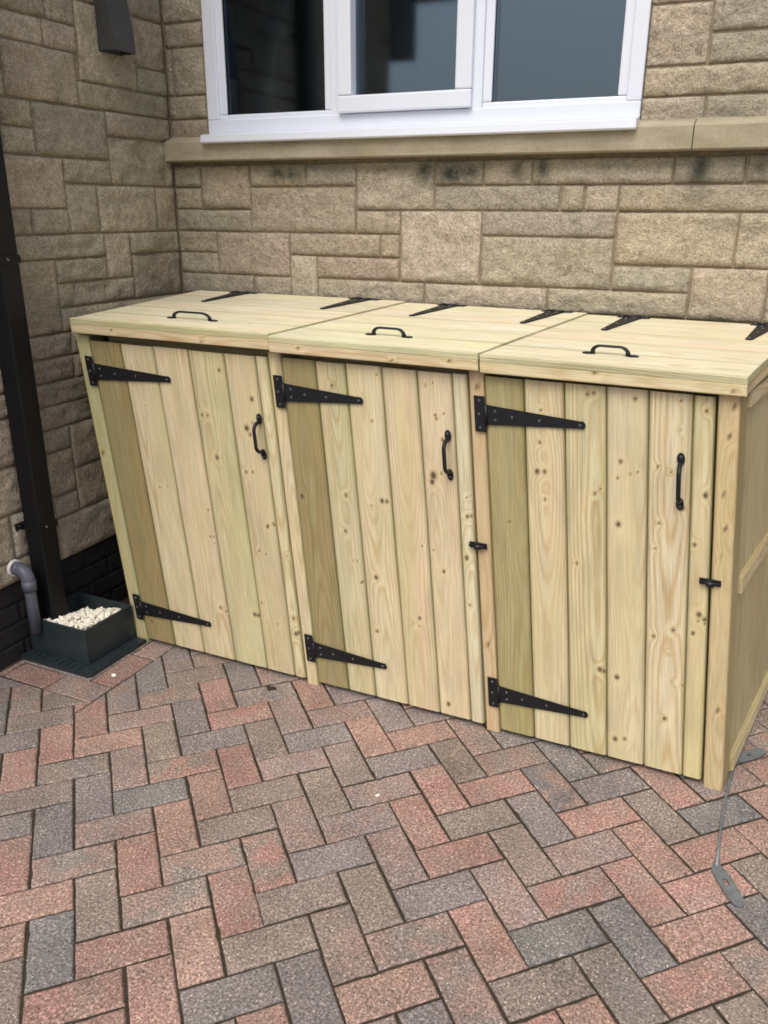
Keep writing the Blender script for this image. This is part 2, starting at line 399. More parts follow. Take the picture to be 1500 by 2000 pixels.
bm = bmesh.new(); g = 40
for i in range(0, 1):
    vs = [bm.verts.new(p) for p in ((-.9, -5.4, -.0048), (6.3, -5.4, -.0048), (6.3, 1.4, -.0048), (-.9, 1.4, -.0048))]; bm.faces.new(vs)
tag(from_bm('joint_sand', bm, SAND), 'dark sand in the paving joints', kind='structure')
bm = bmesh.new(); vs = [bm.verts.new(p) for p in ((-300, -300, -.03), (300, -300, -.03), (300, 300, -.03), (-300, 300, -.03))]; bm.faces.new(vs)
tag(from_bm('ground', bm, ASPH), 'dark ground beyond the paving', kind='structure')

# ------------------------------------------------------------------ the house
RH = Matrix(((0.99961, -0.01944, 0.02025, 0), (0.0195, 0.99981, -0.00261, .79), (-0.0202, 0.00301, 0.99979, 0), (0, 0, 0, 1)))
house = thing('house', 'buff split-stone house corner with a white three-light window above the bin store', 'house', mat4=RH)
LX = -.2976; MOD = .0826; Z0 = 1.690
zk = lambda k: Z0 + MOD * k
BWL = [(-.2976,-.113,6,7),(-.2976,-.113,5,6),(-.2976,-.266,3,5),(-.266,-.113,3,5),(-.2976,-.124,2,3),(-.2976,-.124,1,2),
 (-.2976,-.17,-1,0),(-.2976,-.17,-2,-1),(-.17,.065,-2,0),(.065,.312,-1,0),(.312,.52,-1,0),(.065,.52,-3,-1),(-.2976,.065,-3,-2),(.52,.828,-2,0),
 (.52,.706,-3,-2),(-.2976,-.115,-4,-3),(-.2976,-.105,-5,-4),(-.105,.236,-5,-3),(.236,.62,-4,-3),(.62,.706,-4,-3),(.236,.348,-6,-4),(.348,.706,-5,-4),
 (.348,.806,-6,-5),(.065,.236,-6,-5),(-.2976,.065,-6,-5),(.828,1.01,-1,0),(1.01,1.178,-1,0),(1.178,1.634,-1,0),(1.634,1.84,-1,0),(.828,1.286,-2,-1),
 (1.286,1.366,-2,-1),(1.366,1.468,-2,-1),(1.012,1.468,-3,-2),(1.468,1.94,-2,-1),(1.012,1.468,-5,-3),(.706,1.012,-5,-2),(1.468,1.842,-4,-2),(1.842,1.97,-4,-2),
 (1.468,1.72,-5,-4),(1.72,1.955,-6,-4),(.806,1.264,-6,-5),(1.264,1.72,-6,-5),(1.516,1.688,5,6),(1.688,1.86,4,6),(1.516,1.695,3,5),(1.695,1.86,3,4),(1.516,1.88,2,3),(1.516,1.7,1,2)]
LWL = [(-.80,-.612,4,5),(-.612,-.46,4,5),(-.46,-.17,3,6),(-.80,-.476,2,4),(-.476,-.01,2,3),(-.83,-.70,1,2),(-.70,-.363,0,2),(-.363,-.01,1,2),(-.84,-.70,0,1),
 (-.363,0,-1,1),(-.86,-.59,-2,0),(-.59,-.363,-1,0),(-.59,-.44,-3,-1),(-.44,-.118,-3,-1),(-.118,0,-3,-1),(-.86,-.76,-3,-2),(-.76,-.59,-3,-2),(-.86,-.43,-4,-3),
 (-.43,-.285,-5,-3),(-.285,0,-4,-3),(-.86,-.68,-7,-4),(-.68,-.43,-5,-4),(-.285,0,-6,-4),(-.68,-.285,-6,-5),(-.68,0,-7,-6)]
def layout(lst, x0, x1, k0, k1, holes, seed):
    rnd = random.Random(seed); D = .01; nx = int(round((x1 - x0) / D)); K = k1 - k0
    occ = np.zeros((K, nx), dtype=bool); ci = lambda x: int(round((x - x0) / D)); out = []
    for (a, b, c, d) in holes: occ[max(0, c - k0):max(0, d - k0), max(0, ci(a)):max(0, ci(b))] = True
    for (a, b, c, d) in lst:
        i0, i1 = max(0, ci(a)), min(nx, ci(b)); sub = occ[c - k0:d - k0, i0:i1]
        for _ in range(2):
            if i1 - i0 > 6 and occ[c - k0:d - k0, i0].any(): i0 += 1
            if i1 - i0 > 6 and occ[c - k0:d - k0, i1 - 1].any(): i1 -= 1
        occ[c - k0:d - k0, i0:i1] = True; out.append([i0, i1, c, d])
    for s in out:           # close slivers left between listed stones
        for _ in range(3):
            r = slice(s[2] - k0, s[3] - k0)
            if s[0] > 0 and not occ[r, s[0] - 1].any() and (s[0] < 4 or occ[r, max(0, s[0] - 5)].all()): s[0] -= 1; occ[r, s[0]] = True
            if s[1] < nx and not occ[r, s[1]].any() and (s[1] > nx - 4 or occ[r, min(nx - 1, s[1] + 4)].all()): occ[r, s[1]] = True; s[1] += 1
    for k in range(K):
        i = 0
        while i < nx:
            if occ[k, i]: i += 1; continue
            j = i
            while j < nx and not occ[k, j]: j += 1
            run = j - i; w = rnd.choice([12, 16, 20, 26, 32, 40, 46])
            if run - w < 9: w = run if run < 50 else run // 2
            h = 1
            if w >= 10 and rnd.random() < .45 and k + 1 < K and not occ[k + 1, i:i + w].any():
                h = 2
                if w < 34 and rnd.random() < .2 and k + 2 < K and not occ[k + 2, i:i + w].any(): h = 3
            occ[k:k + h, i:i + w] = True; out.append([i, i + w, k + k0, k + h + k0]); i += w
    return [(x0 + a * D, x0 + b * D, zk(c), zk(d)) for a, b, c, d in out]
STAINS_SHADE = [(.20, 1.655, .045, .022, .95), (.26, 1.65, .035, .022, .95), (.795, 1.652, .034, .034, 1.), (.90, 1.645, .055, .034, 1.1), (.965, 1.655, .035, .024, 1.), (1.13, 1.655, .03, .03, .8), (1.215, 1.655, .022, .04, 1.), (1.71, 1.65, .026, .055, 1.), (1.69, 1.60, .014, .035, .6), (1.88, 1.65, .03, .04, .8), (1.5, 1.66, .2, .016, .35), (.5, 1.67, .5, .014, .3), (-.2, 1.3, .2, .4, .16), (-.27, 2.1, .12, .5, .35)]  # algae spots under the ledge; broad patches at the inner corner are painted shade
def stone_wall(name, stones, tov, seed, stn):
    rnd = random.Random(seed); V = []; F = []; T = []; S = []
    base = [(.41, .345, .248), (.425, .36, .262), (.385, .335, .25), (.41, .34, .245), (.375, .325, .25), (.44, .375, .28), (.395, .325, .24)]
    for (x0, x1, z0, z1) in stones:
        j = .0028; a0, a1, b0, b1 = x0 + j + rnd.uniform(-.001, .001), x1 - j + rnd.uniform(-.001, .001), z0 + j + rnd.uniform(-.0012, .0012), z1 - j + rnd.uniform(-.0012, .0012)
        if a1 - a0 < .02: continue
        res = .011
        xs = [0, .0012, .005] ; n = max(2, int((a1 - a0 - .01) / res)); m = max(2, int((b1 - b0 - .01) / res))
        fx = [a0, a0 + .0012] + [a0 + .005 + (a1 - a0 - .01) * i / n for i in range(n + 1)] + [a1 - .0012, a1]
        fz = [b0, b0 + .0012] + [b0 + .005 + (b1 - b0 - .01) * i / m for i in range(m + 1)] + [b1 - .0012, b1]
        off = rnd.uniform(-.002, .003); sd = rnd.uniform(0, 100); tx, tz = rnd.uniform(-.012, .012), rnd.uniform(-.02, .02)
        col = rnd.choice(base); f = rnd.uniform(.92, 1.09); col = tuple(c * f * rnd.uniform(.98, 1.02) for c in col)
        amp = rnd.uniform(.006, .0115); bI = len(V); NX = len(fx); NZ = len(fz)
        for jz, z in enumerate(fz):
            for ix, x in enumerate(fx):
                e = min(ix, NX - 1 - ix, jz, NZ - 1 - jz)
                wx = x + (.0016 * N3(x * 40, z * 40, sd) if e <= 2 else 0); wz = z + (.0016 * N3(x * 40, z * 40, sd + 9) if e <= 2 else 0)
                if e == 0: h = -.011
                elif e == 1: h = -.0035 + off * .5
                else:
                    q = N3(x * 11, z * 14, sd) * 1.0 + .65 * N3(x * 30 + z * 14, z * 38, sd + 5) + .45 * abs(N3(x * 62, z * 62, sd + 2))
                    h = off + q * amp * (.35 if e == 2 else 1) + (x - (x0 + x1) / 2) * tx + (z - (z0 + z1) / 2) * tz + (.0015 if e > 2 else 0)
                V.append(tov(wx, wz, h)); T.append((*col, 1))
                s_ = 0.
                for (sx, sz, rx, rz, am) in stn:
                    d = ((x - sx) / rx) ** 2 + ((z - sz) / rz) ** 2
                    if d < 6: s_ = max(s_, am * math.exp(-d * .8))
                S.append(s_)
        for jz in range(NZ - 1):
            for ix in range(NX - 1): F.append((bI + jz * NX + ix, bI + jz * NX + ix + 1, bI + (jz + 1) * NX + ix + 1, bI + (jz + 1) * NX + ix))
    me = bpy.data.meshes.new(name); me.from_pydata(V, [], F)
    a = me.attributes.new('tint', 'FLOAT_COLOR', 'POINT'); a.data.foreach_set('color', np.array(T, dtype=np.float32).ravel())
    a = me.attributes.new('stain_shade', 'FLOAT', 'POINT'); a.data.foreach_set('value', np.array(S, dtype=np.float32))
    me.polygons.foreach_set('use_smooth', [True] * len(F)); me.materials.append(STONE)
    return me
WX0, WX1, WZ0, WZ1 = -.106, 1.516, 1.80, 2.93
KT = 19
bk = layout(BWL, LX, 4.6, -17, KT, [(-.113, 1.516, 1, 15), (LX, 4.6, 0, 1)], 5)
me = stone_wall('stone_wall', bk, lambda x, z, h: (x, -h, z), 11, STAINS_SHADE)
wall_b = link('stone_wall', me, house); wall_b['label'] = 'wall behind the bin store with the window in it'
lf = layout(LWL, -2.05, 0, -17, KT, [], 9)
me = stone_wall('stone_wall', lf, lambda y, z, h: (LX + h, y, z), 12, [(-.1, 2.1, .25, .5, .3), (-.1, 1.4, .1, .6, .15)])  # both broad patches paint corner shade into the side wall stones
wall_l = link('stone_wall', me, house); wall_l['label'] = 'side wall at the left with the drainpipe on it'
# mortar backing, wall thickness and reveal
bm = bmesh.new()
bbox(bm, LX - .1, WX0, .0075, .25, zk(-17), zk(KT)); bbox(bm, WX1, 4.6, .0075, .25, zk(-17), zk(KT))
bbox(bm, WX0, WX1, .0075, .25, zk(-17), zk(1) - .02); bbox(bm, WX0, WX1, .0075, .25, WZ1, zk(KT))
from_bm('mortar', bm, MORTAR, house)
bm = bmesh.new(); bbox(bm, LX - .25, LX - .0075, -2.05, .0, zk(-17), zk(KT)); from_bm('mortar', bm, MORTAR, house)
# end face of the side wall (stones returning)
# plinth: dark engineering brick courses, set back a little
def plinth(tov, a, b, seed):
    rnd = random.Random(seed); bm = bmesh.new()
    z = zk(-17)
    for r in range(5):
        z1 = z - .008; z0 = z - .075; x = a - (.11 if r % 2 else 0)
        while x < b:
            l, r_ = max(a, x), min(b, x + .215)
            if r_ - l > .02:
                d = rnd.uniform(-.001, .002); tov(bm, l + .004, r_ - .004, z0 + .004, z1, d)
            x += .225
        z -= .075
    return bm
bm = plinth(lambda bm, a, b, z0, z1, d: bbox(bm, a, b, .012 - d, .10, z0, z1, .003, 1), LX, 4.6, 1); bbox(bm, LX, 4.6, .018, .12, -.3, zk(-17) - .002)
from_bm('plinth', bm, PLINTHM, house)
bm = plinth(lambda bm, a, b, z0, z1, d: bbox(bm, LX - .10, LX - .012 + d, a, b, z0, z1, .003, 1), -2.05, -.0, 2); bbox(bm, LX - .12, LX - .018, -2.05, .0, -.3, zk(-17) - .002)
from_bm('plinth', bm, PLINTHM, house)
# ledge: long cast stone band under the window
bm = bmesh.new()
zt, zb = 1.772, 1.701
xs = [LX + .004, 1.683, 3.1, 4.6]
for a, b in zip(xs[:-1], xs[1:]):
    prism(bm, [(-.052, zb + .004), (-.048, zb), (.03, zb), (.03, zt + .028), (.0, zt + .020), (-.048, zt), (-.052, zt - .004)], a + .0015, b - .0015, 'x')
from_bm('window_ledge', bm, LEDGE, house)
# window
win = bmesh.new(); FY0, FY1 = -.012, .055
fr = [(-.106, 1.795), (1.512, WZ1)]
def frame(bm, x0, x1, z0, z1, l, r, b, t, y0, y1, bev=.004):
    bbox(bm, x0, x0 + l, y0, y1, z0 + b, z1 - t, bev); bbox(bm, x1 - r, x1, y0, y1, z0 + b, z1 - t, bev)
    bbox(bm, x0, x1, y0, y1, z0, z0 + b, bev); bbox(bm, x0, x1, y0, y1, z1 - t, z1, bev)
frame(win, -.106, 1.514, 1.797, WZ1 - .01, .052, .045, .05, .06, FY0, FY1)
bbox(win, .430, .478, FY0 + .001, FY1 - .002, 1.84, WZ1 - .06, .004); bbox(win, .952, .998, FY0 + .001, FY1 - .002, 1.84, WZ1 - .06, .004)
# glazing beads
for (a, b) in ((-.058, .434), (.994, 1.472)):
    frame(win, a, b, 1.842, WZ1 - .066, .034, .034, .022, .03, FY0 + .012, FY1 - .004, .006)
window = from_bm('window', win, UPVC, house); 
bm = bmesh.new(); frame(bm, .466, .966, 1.848, WZ1 - .05, .055, .058, .056, .06, FY0 - .018, FY1 - .01, .006)
from_bm('sash', bm, UPVC, window)
for (a, b, z) in ((-.024, .412, 1.862), (.517, .905, 1.902), (1.026, 1.44, 1.862)):
    bm = bmesh.new(); bbox(bm, a, b, .012, .030, z, WZ1 - .09); from_bm('pane', bm, GLASS, window)
    bm = bmesh.new(); frame(bm, a - .001, b + .001, z - .001, WZ1 - .088, .004, .004, .004, .004, .006, .0115, 0); from_bm('gasket', bm, BLKPL, window)
bm = bmesh.new(); prism(bm, [(-.075, 1.766), (-.070, 1.761), (.05, 1.765), (.05, 1.797), (-.06, 1.793), (-.073, 1.789)], -.102, 1.516, 'x', .0015)
from_bm('window_sill', bm, UPVC, window)
# room behind the glass
bm = bmesh.new()
x0, x1, y0, y1, z0, z1 = -.6, 2.2, .26, 3.2, .6, 2.95
def quad(bm, *p): bm.faces.new([bm.verts.new(q) for q in p])
quad(bm, (x0, y1, z0), (x1, y1, z0), (x1, y1, z1), (x0, y1, z1)); quad(bm, (x0, y0, z0), (x0, y1, z0), (x0, y1, z1), (x0, y0, z1)); quad(bm, (x1, y0, z0), (x1, y1, z0), (x1, y1, z1), (x1, y0, z1))
quad(bm, (x0, y0, z0), (x1, y0, z0), (x1, y1, z0), (x0, y1, z0)); quad(bm, (x0, y0, z1), (x1, y0, z1), (x1, y1, z1), (x0, y1, z1))
quad(bm, (x0, y0, z0), (x1, y0, z0), (x1, y0, 1.75), (x0, y0, 1.75)); quad(bm, (x0, y0, z0), (WX0, y0, z0), (WX0, y0, z1), (x0, y0, z1)); quad(bm, (WX1, y0, z0), (x1, y0, z0), (x1, y0, z1), (WX1, y0, z1))
from_bm('room', bm, ROOMM, house)
# eaves and roof
bm = bmesh.new(); zt = zk(KT)
bbox(bm, LX, 4.7, -.20, .3, zt, zt + .02); bbox(bm, LX + .2, 4.7, -.22, -.20, zt - .02, zt + .16)
bbox(bm, LX - .45, LX + .20, -2.5, .3, zt + .004, zt + .024); bbox(bm, LX + .20, LX + .22, -2.52, -.22, zt - .02, zt + .16); bbox(bm, LX - .45, LX + .22, -2.54, -2.52, zt - .02, zt + .16)
from_bm('eaves', bm, SOFF, house)
bm = bmesh.new(); bbox(bm, LX - 1.6, LX + .01, -2.42, -2.055, 2.40, 2.84, .01); bbox(bm, LX - 1.6, LX + .10, -3.1, -2.055, 2.86, 2.98, .01); from_bm('canopy', bm, SOFF, house)
bm = bmesh.new()
prism(bm, [(-.24, zt + .16), (-.22, zt + .18), (3.5, zt + 2.2), (3.5, zt + .03), (.3, zt + .03)], LX - .5, 4.7, 'x')
prism(bm, [(LX + .24, zt + .17), (LX - 3.0, zt + 1.9), (LX - 3.0, zt + .03), (LX - .4, zt + .03)], -2.54, 3.4, 'y')
from_bm('roof', bm, TILE, house)

# ------------------------------------------------------------------ wheelie bin store
# timbers are slightly racked: the frame leans left and spreads towards the wall
FLX = [(-.02, -.085), (.78, .085), (1.43, .10), (2.08, .105)]
def flare(X):
    if X <= FLX[0][0]: return FLX[0][1]
    for (a, fa), (b, fb) in zip(FLX[:-1], FLX[1:]):
        if X <= b: return fa + (fb - fa) * (X - a) / (b - a)
    return FLX[-1][1]
def SM(X, Y, Z): return Vector((X - (.075 + .02 * max(0., 1 - X / .75)) * Z + max(0., Y) / .755 * flare(X), Y, Z * (1 - .0186 * X)))
store = thing('bin_store', 'triple pale timber wheelie bin store with black strap hinges, standing on block paving', 'bin store')
X3, Y3, Z3 = Vector((1, 0, 0)), Vector((0, 1, 0)), Vector((0, 0, 1)); NY = Vector((0, -1, 0))
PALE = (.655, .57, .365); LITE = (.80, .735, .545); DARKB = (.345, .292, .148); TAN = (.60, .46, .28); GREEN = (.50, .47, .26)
rw = random.Random(21)
def vary(c, a=.05):
    f = rw.uniform(1 - a, 1 + a); return tuple(min(.9, v * f * rw.uniform(.98, 1.02)) for v in c)
# posts
for (a, b, c, kn) in ((0., .057, GREEN, [(.02, .72, .008)]), (.7485, .7925, PALE, []), (1.3868, 1.4300, TAN, [(.02, .3, .006), (.025, 1.08, .007)]), (2.0155, 2.066, TAN, [(.03, 1.02, .006), (.02, .87, .004), (.03, .78, .004), (.02, .7, .006), (.03, .26, .007), (.035, 1.10, .005)])):
    p = Planks(); zt_ = 1.128
    p.add((a, 0, 0) if a < 2 else (a, -.004, 0), X3, NY, Z3, b - a, .0, .0, c) if 0 else None
    p.add((a, .07, 0), X3, NY, Z3, b - a, .07 if a < 2 else .076, zt_, vary(c, .02), .006, .01, kn, cres=.015)
    p.build('post', store, SM)
# doors
BD = [[.0600, .190, .3225, .458, .5915, .7045, .7465], [.7945, .912, 1.012, 1.127, 1.2365, 1.3395, 1.3825], [1.432, 1.540, 1.6465, 1.7535, 1.8565, 1.960, 2.0105]]
pass
EXK = {1: {4: [(.065, .90, .006), (.055, .80, .004), (.03, .79, .012), (.025, .77, .009), (.05, .96, .005)]}, 0: {4: [(.05, .86, .010), (.06, .84, .006), (.075, .88, .004)]},
       2: {5: [(.03, 1.06, .005), (.0, .95, .0001)], 4: [(.075, 1.08, .004), (.085, .80, .006), (.02, .42, .006), (.07, .45, .006)], 3: [(.03, .73, .008)], 1: [(.04, .93, .005), (.05, .77, .004)]}}
def tee_hinge(parent, px, pz, plen, toward, L, name='hinge', along=None):
    """T hinge in a local frame: plate centred on (0,0), strap running towards +a; returns bmesh in (a,b,c): a along strap, b out, c across"""
    bm = bmesh.new(); h = plen / 2 + .001; w = .0155
    prism(bm, [(-w, -h), (w, -h), (w, h), (-w, h)], 0, .0028, 'y', .0008)
    tube(bm, [(w + .003, .004, -.028), (w + .003, .004, .028)], .0052, 10)
    pts = [(w + .002, -.0285), (w + .02, -.0265), (L - .012, -.0098)] + [(L - .010 + .0115 * math.sin(t), -.0115 * math.cos(t)) for t in [math.pi * i / 8 for i in range(1, 8)]] + [(L - .012, .0098), (w + .02, .0265), (w + .002, .0285)]
    prism(bm, pts, .001, .0042, 'y', .0008)
    sc_ = [(0, h - .012), (0, -h + .012), (-.002, 0.)] + [(w + .028, .012), (w + .028, -.012), (L * .32, 0), (L * .58, 0), (L - .012, 0)]
    for (a, c) in sc_:
        tube(bm, [(a, .003, c), (a, .0058, c)], [.0042, .0032], 8, mi=1)
    return bm
def place_h(bm, o, A, B, Cc):
    for v in bm.verts:
        a, b, c = v.co; v.co = Vector(o) + A * a + B * b + Cc * c
def pull_handle(L):
    """D pull handle: a along, b out; flat feet and an arched bar"""
    bm = bmesh.new(); h = L / 2; r = .0057
    for s in (-1, 1):
        e = []
        for i in range(12):
            t = 2 * math.pi * i / 12; e.append((s * (h - .015) + .0165 * math.cos(t), .0098 * math.sin(t)))
        prism(bm, e, 0, .0035, 'y', .0006)
        tube(bm, [(s * (h - .009), .0035, 0), (s * (h - .009), .006, 0)], [.0036, .0026], 8, mi=1)
    q = []
    for i in range(17):
        t = math.pi * i / 16; q.append((-(h - .026) * math.cos(t) * (1 + .10 * math.sin(t)), .003 + .034 * min(1, 1.25 * math.sin(t)) ** .8 if 0 < i < 16 else .002, 0))
    tube(bm, q, [r * 1.25 if i in (0, 16) else r for i in range(17)], 10)
    return bm
DOORY = -.0035
HST = [(.053, .33, .32), (.786, .283, .283), (1.424, .283, .283)]
HDX = [(.696, .860, .145), (1.321, .880, .145), (1.936, .891, .150)]
for d in range(3):
    p = Planks(); bs = BD[d]; lo = (.021, .021, .019)[d]
    tn = [DARKB] + [PALE] * 6
    for i in range(6):
        a, b = bs[i], bs[i + 1]
        kn = [(rw.uniform(.012, b - a - .012), rw.uniform(.03, 1.08), rw.choice([.0025, .0035, .0045, .006, .008])) for _ in range(rw.choice([3, 4, 5, 7]) if i else 1)]
        # knot pairs lie at the same height
        kn += [(min(b - a - .008, k[0] + rw.uniform(.012, .035)), k[1] + rw.uniform(-.012, .012), k[2] * .8) for k in kn if rw.random() < .35 and i]
        kn += EXK.get(d, {}).get(i, [])
        c = vary(DARKB if d < 2 else (.40, .345, .175), .04) if i == 0 else vary(rw.choice([PALE, PALE, (.71, .63, .43), (.58, .52, .32), (.645, .55, .36)]), .05)
        top = 1.111 + rw.uniform(-.002, .001) + .003 * d; bot = lo + rw.uniform(-.0008, .001)
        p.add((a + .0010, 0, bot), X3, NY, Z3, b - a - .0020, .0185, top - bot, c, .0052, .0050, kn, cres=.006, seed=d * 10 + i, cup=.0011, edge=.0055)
    p.add((bs[0] + .004, .0, lo + .006), X3, NY, Z3, bs[-1] - bs[0] - .008, .0085, 1.098 - lo, (.40, .34, .19), .001, .03, cres=.1)
    door = p.build('door', store, lambda X, Y, Z: SM(X, Y + .016, Z))
    for (zc) in (1.010, .144):
        bm = tee_hinge(None, 0, 0, .098, 1, HST[d][1])
        place_h(bm, (HST[d][0] - .006, DOORY - .0025, zc), X3, NY, Z3)
        from_bm('hinge', bm, [IRON, SCREW], door, mapf=SM)
    bm = pull_handle(HDX[d][2]); place_h(bm, (HDX[d][0], DOORY - .0025, HDX[d][1]), Z3, NY, X3)
    from_bm('handle', bm, [IRON, SCREW], door, mapf=SM)
    # ledges behind the door
    for zc in (.14, .56, .95):
        p = Planks(); p.add((bs[0] + .02, .0465, zc), Z3, NY, X3, .09, .029, bs[-1] - bs[0] - .04, vary(PALE), .003, .03, cres=.1)
        p.build('batten', door, SM)
# latches
for (x, z) in ((1.394, .620), (2.014, .629)):
    bm = bmesh.new(); bbox(bm, x - .026, x + .026, -.0095, -.0045, z - .0085, z + .0085, .0012); bbox(bm, x - .010, x + .010, -.0165, -.0085, z - .011, z + .011, .002)
    tube(bm, [(x - .024, -.0145, z), (x + .022, -.0145, z)], .0045, 8)
    tube(bm, [(x, -.0155, z), (x, -.019, z)], [.0042, .003], 8, mi=1)
    from_bm('latch', bm, [IRON, SCREW], store, mapf=SM)
# lids
LD = [(.022, .7780), (.7815, 1.4285), (1.4325, 2.079)]
LHX = [(.205, .645), (.96, 1.335), (1.585, 1.985)]
LHH = [(.408, .188), (1.094, .148), (1.727, .142)]
LZ = 1.180; SL = .036
def lidmap(dz):
    return lambda X, Y, Z: SM(X, Y, Z + SL * max(0, Y) + dz)
for d, (a, b) in enumerate(LD):
    dz = (.006, .001, -.004)[d]; p = Planks()
    nb = 5; y0 = -.030 if d != 1 else -.034; yb = .768; bw_ = (yb - y0) / nb
    for i in range(nb):
        kn = [(rw.uniform(.02, bw_ - .02), rw.uniform(.03, b - a - .03), rw.uniform(.002, .004)) for _ in range(rw.choice([0, 1, 2]))]
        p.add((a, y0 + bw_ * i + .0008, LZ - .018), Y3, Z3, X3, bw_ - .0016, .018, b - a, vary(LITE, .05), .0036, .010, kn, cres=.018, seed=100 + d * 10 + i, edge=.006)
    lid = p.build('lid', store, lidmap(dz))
    p = Planks()   # front and side battens
    kn = [[(.02, .17, .005), (.01, .52, .004)], [(.02, .10, .005), (.022, .57, .006), (.01, .40, .004)], [(.03, .30, .007), (.012, .62, .006)]][d]
    p.add((a, y0 + .022, LZ - .0185 - .030), Z3, NY, X3, .030, .0225, b - a, vary((.70, .58, .38), .04), .003, .008, kn, cres=.01, seed=200 + d)
    for xx_ in (a, b - .022) if d == 2 else (a, b - .022):
        p.add((xx_ if xx_ == a else xx_, y0 + .024, LZ - .0185 - .030), Z3, X3 if xx_ != a else -X3, Y3, .030, .022, yb - y0 - .03, vary((.60, .48, .29), .04), .003, .008, [], cres=.03) if xx_ != a else p.add((a + .022, y0 + .024, LZ - .0185 - .030), Z3, -X3, Y3, .030, .022, yb - y0 - .03, vary((.60, .48, .29), .04), .003, .008, [], cres=.03)
    p.build('rim', lid, lidmap(dz))
    for hx in LHX[d]:
        bm = tee_hinge(None, 0, 0, .098, 1, .285)
        place_h(bm, (hx, .752, LZ), -Y3, Z3, X3); from_bm('hinge', bm, [IRON, SCREW], lid, mapf=lidmap(dz))
    bm = pull_handle(LHH[d][1])
    for v in bm.verts: v.co.y *= .62 if v.co.y > .0065 else 1
    place_h(bm, (LHH[d][0], .105, LZ), X3, Z3, Y3)
    from_bm('handle', bm, [IRON, SCREW], lid, mapf=lidmap(dz))
# side panels: vertical boards, rails
def side(xf, sgn):
    p = Planks(); y = .072; ys = [y]
    while y < .74: y = min(.745, y + .098); ys.append(y)
    for a, b in zip(ys[:-1], ys[1:]):
        kn = [(rw.uniform(.02, .08), rw.uniform(.05, 1.05), rw.uniform(.003, .006)) for _ in range(2)]
        p.add((xf - sgn * .018, a + .0007, .035), Y3, X3 * sgn, Z3, b - a - .0014, .018, 1.095 - .0, vary((.50, .435, .27), .07), .004, .012, kn, cres=.02)
    return p
side(2.061, 1).build('side_panel', store, SM); side(.004, -1).build('side_panel', store, SM)
for z, w in ((.018, .045), (.575, .045), (1.082, .042)):
    p = Planks(); p.add((2.0611, .072, z), Z3, X3, Y3, w, .014, .672, vary((.60, .51, .33), .05), .003, .01, cres=.03)
    p.build('rail', store, SM)
# back post, back panel, cross rails behind the doors
for x in (0, .752, 1.387, 2.030):
    p = Planks(); p.add((x, .70, 0), X3, Y3, Z3, .045, .045, 1.135, vary(PALE), .004, .02, cres=.1)
    p.build('back_post', store, SM)
p = Planks()
for i in range(18): p.add((.0 + i * .1152, .746, .03), X3, Y3, Z3, .1145, .012, 1.125, vary(PALE), .003, .03, cres=.1)
p.build('back_panel', store, SM)
for x in (.765, 1.40):
    p = Planks(); p.add((x, .074, .03), Y3, X3, Z3, .62, .012, 1.09, vary(PALE), .003, .03, cres=.1); p.build('divider', store, SM)
p = Planks(); p.add((.046, .075, .012), Z3, NY, X3, .04, .03, 1.975, vary(TAN), .003, .03, cres=.1); p.build('front_rail', store, SM); p = Planks(); p.add((.066, .12, 1.075), Z3, NY, X3, .04, .03, 1.955, vary(TAN, .03), .003, .03, cres=.1)
p.build('front_rail', store, SM)

# ------------------------------------------------------------------ drainpipe on the side wall
dp = thing('drainpipe', 'black square plastic drainpipe running down the stone side wall into the gully', 'drainpipe', mat4=RH @ Matrix.Translation((LX, -.955, .05)))
PX = .055; h = .037
bm = bmesh.new(); bbox(bm, PX - h, PX + h, -h, h, .0, 2.86, .006, 3); from_bm('pipe', bm, BLKPL, dp)
for z in (.436, 1.325, 2.25):
    bm = bmesh.new()
    bbox(bm, PX - h - .004, PX + h + .004, -h - .004, h + .004, z - .013, z + .013, .003)
    bbox(bm, .001, .012, -.066, .066, z - .014, z + .014, .003)
    bbox(bm, .001, PX, -h - .006, h + .006, z - .012, z + .012, .002)
    for s in (-1, 1): tube(bm, [(.010, s * .052, z), (.022, s * .052, z)], [.011, .008], 10)
    tube(bm, [(PX + h + .004, -.012, z), (PX + h + .009, -.012, z)], [.005, .004], 8, mi=1)
    from_bm('bracket', bm, [BLKPL, SCREW], dp)
for z in (1.80,):
    bm = bmesh.new(); bbox(bm, PX - h - .005, PX + h + .005, -h - .005, h + .005, z - .04, z + .03, .005); from_bm('socket', bm, BLKPL, dp)
# grey waste pipe
wp = thing('waste_pipe', 'grey plastic waste pipe elbow coming out of the side wall beside the drainpipe', 'pipe', mat4=RH @ Matrix.Translation((LX, -1.045, .2)))
bm = bmesh.new()
pts = [(-.005, -.003, .145), (.03, -.003, .145)] + [(.03 + .034 * math.sin(t), -.003, .111 + .034 * math.cos(t)) for t in [math.pi / 2 * i / 8 for i in range(1, 9)]] + [(.064, -.003, .06), (.064, -.003, -.09)]
tube(bm, pts, .0195, 16); from_bm('pipe', bm, GRYPL, wp)
bm = bmesh.new(); tube(bm, [(.012, -.003, .145), (.034, -.003, .145)], .0245, 16); tube(bm, [(.064, -.003, .110), (.064, -.003, .072)], .0245, 16)
tube(bm, [(.028 + .036 * math.sin(t), -.003, .109 + .036 * math.cos(t)) for t in [math.pi / 2 * i / 8 for i in range(0, 9)]], .0232, 16, caps=False)
from_bm('elbow', bm, GRYPL, wp)
bm = bmesh.new(); tube(bm, [(.001, -.003, .145), (.012, -.003, .145)], [.031, .029], 18); from_bm('collar', bm, WHTPL, wp)

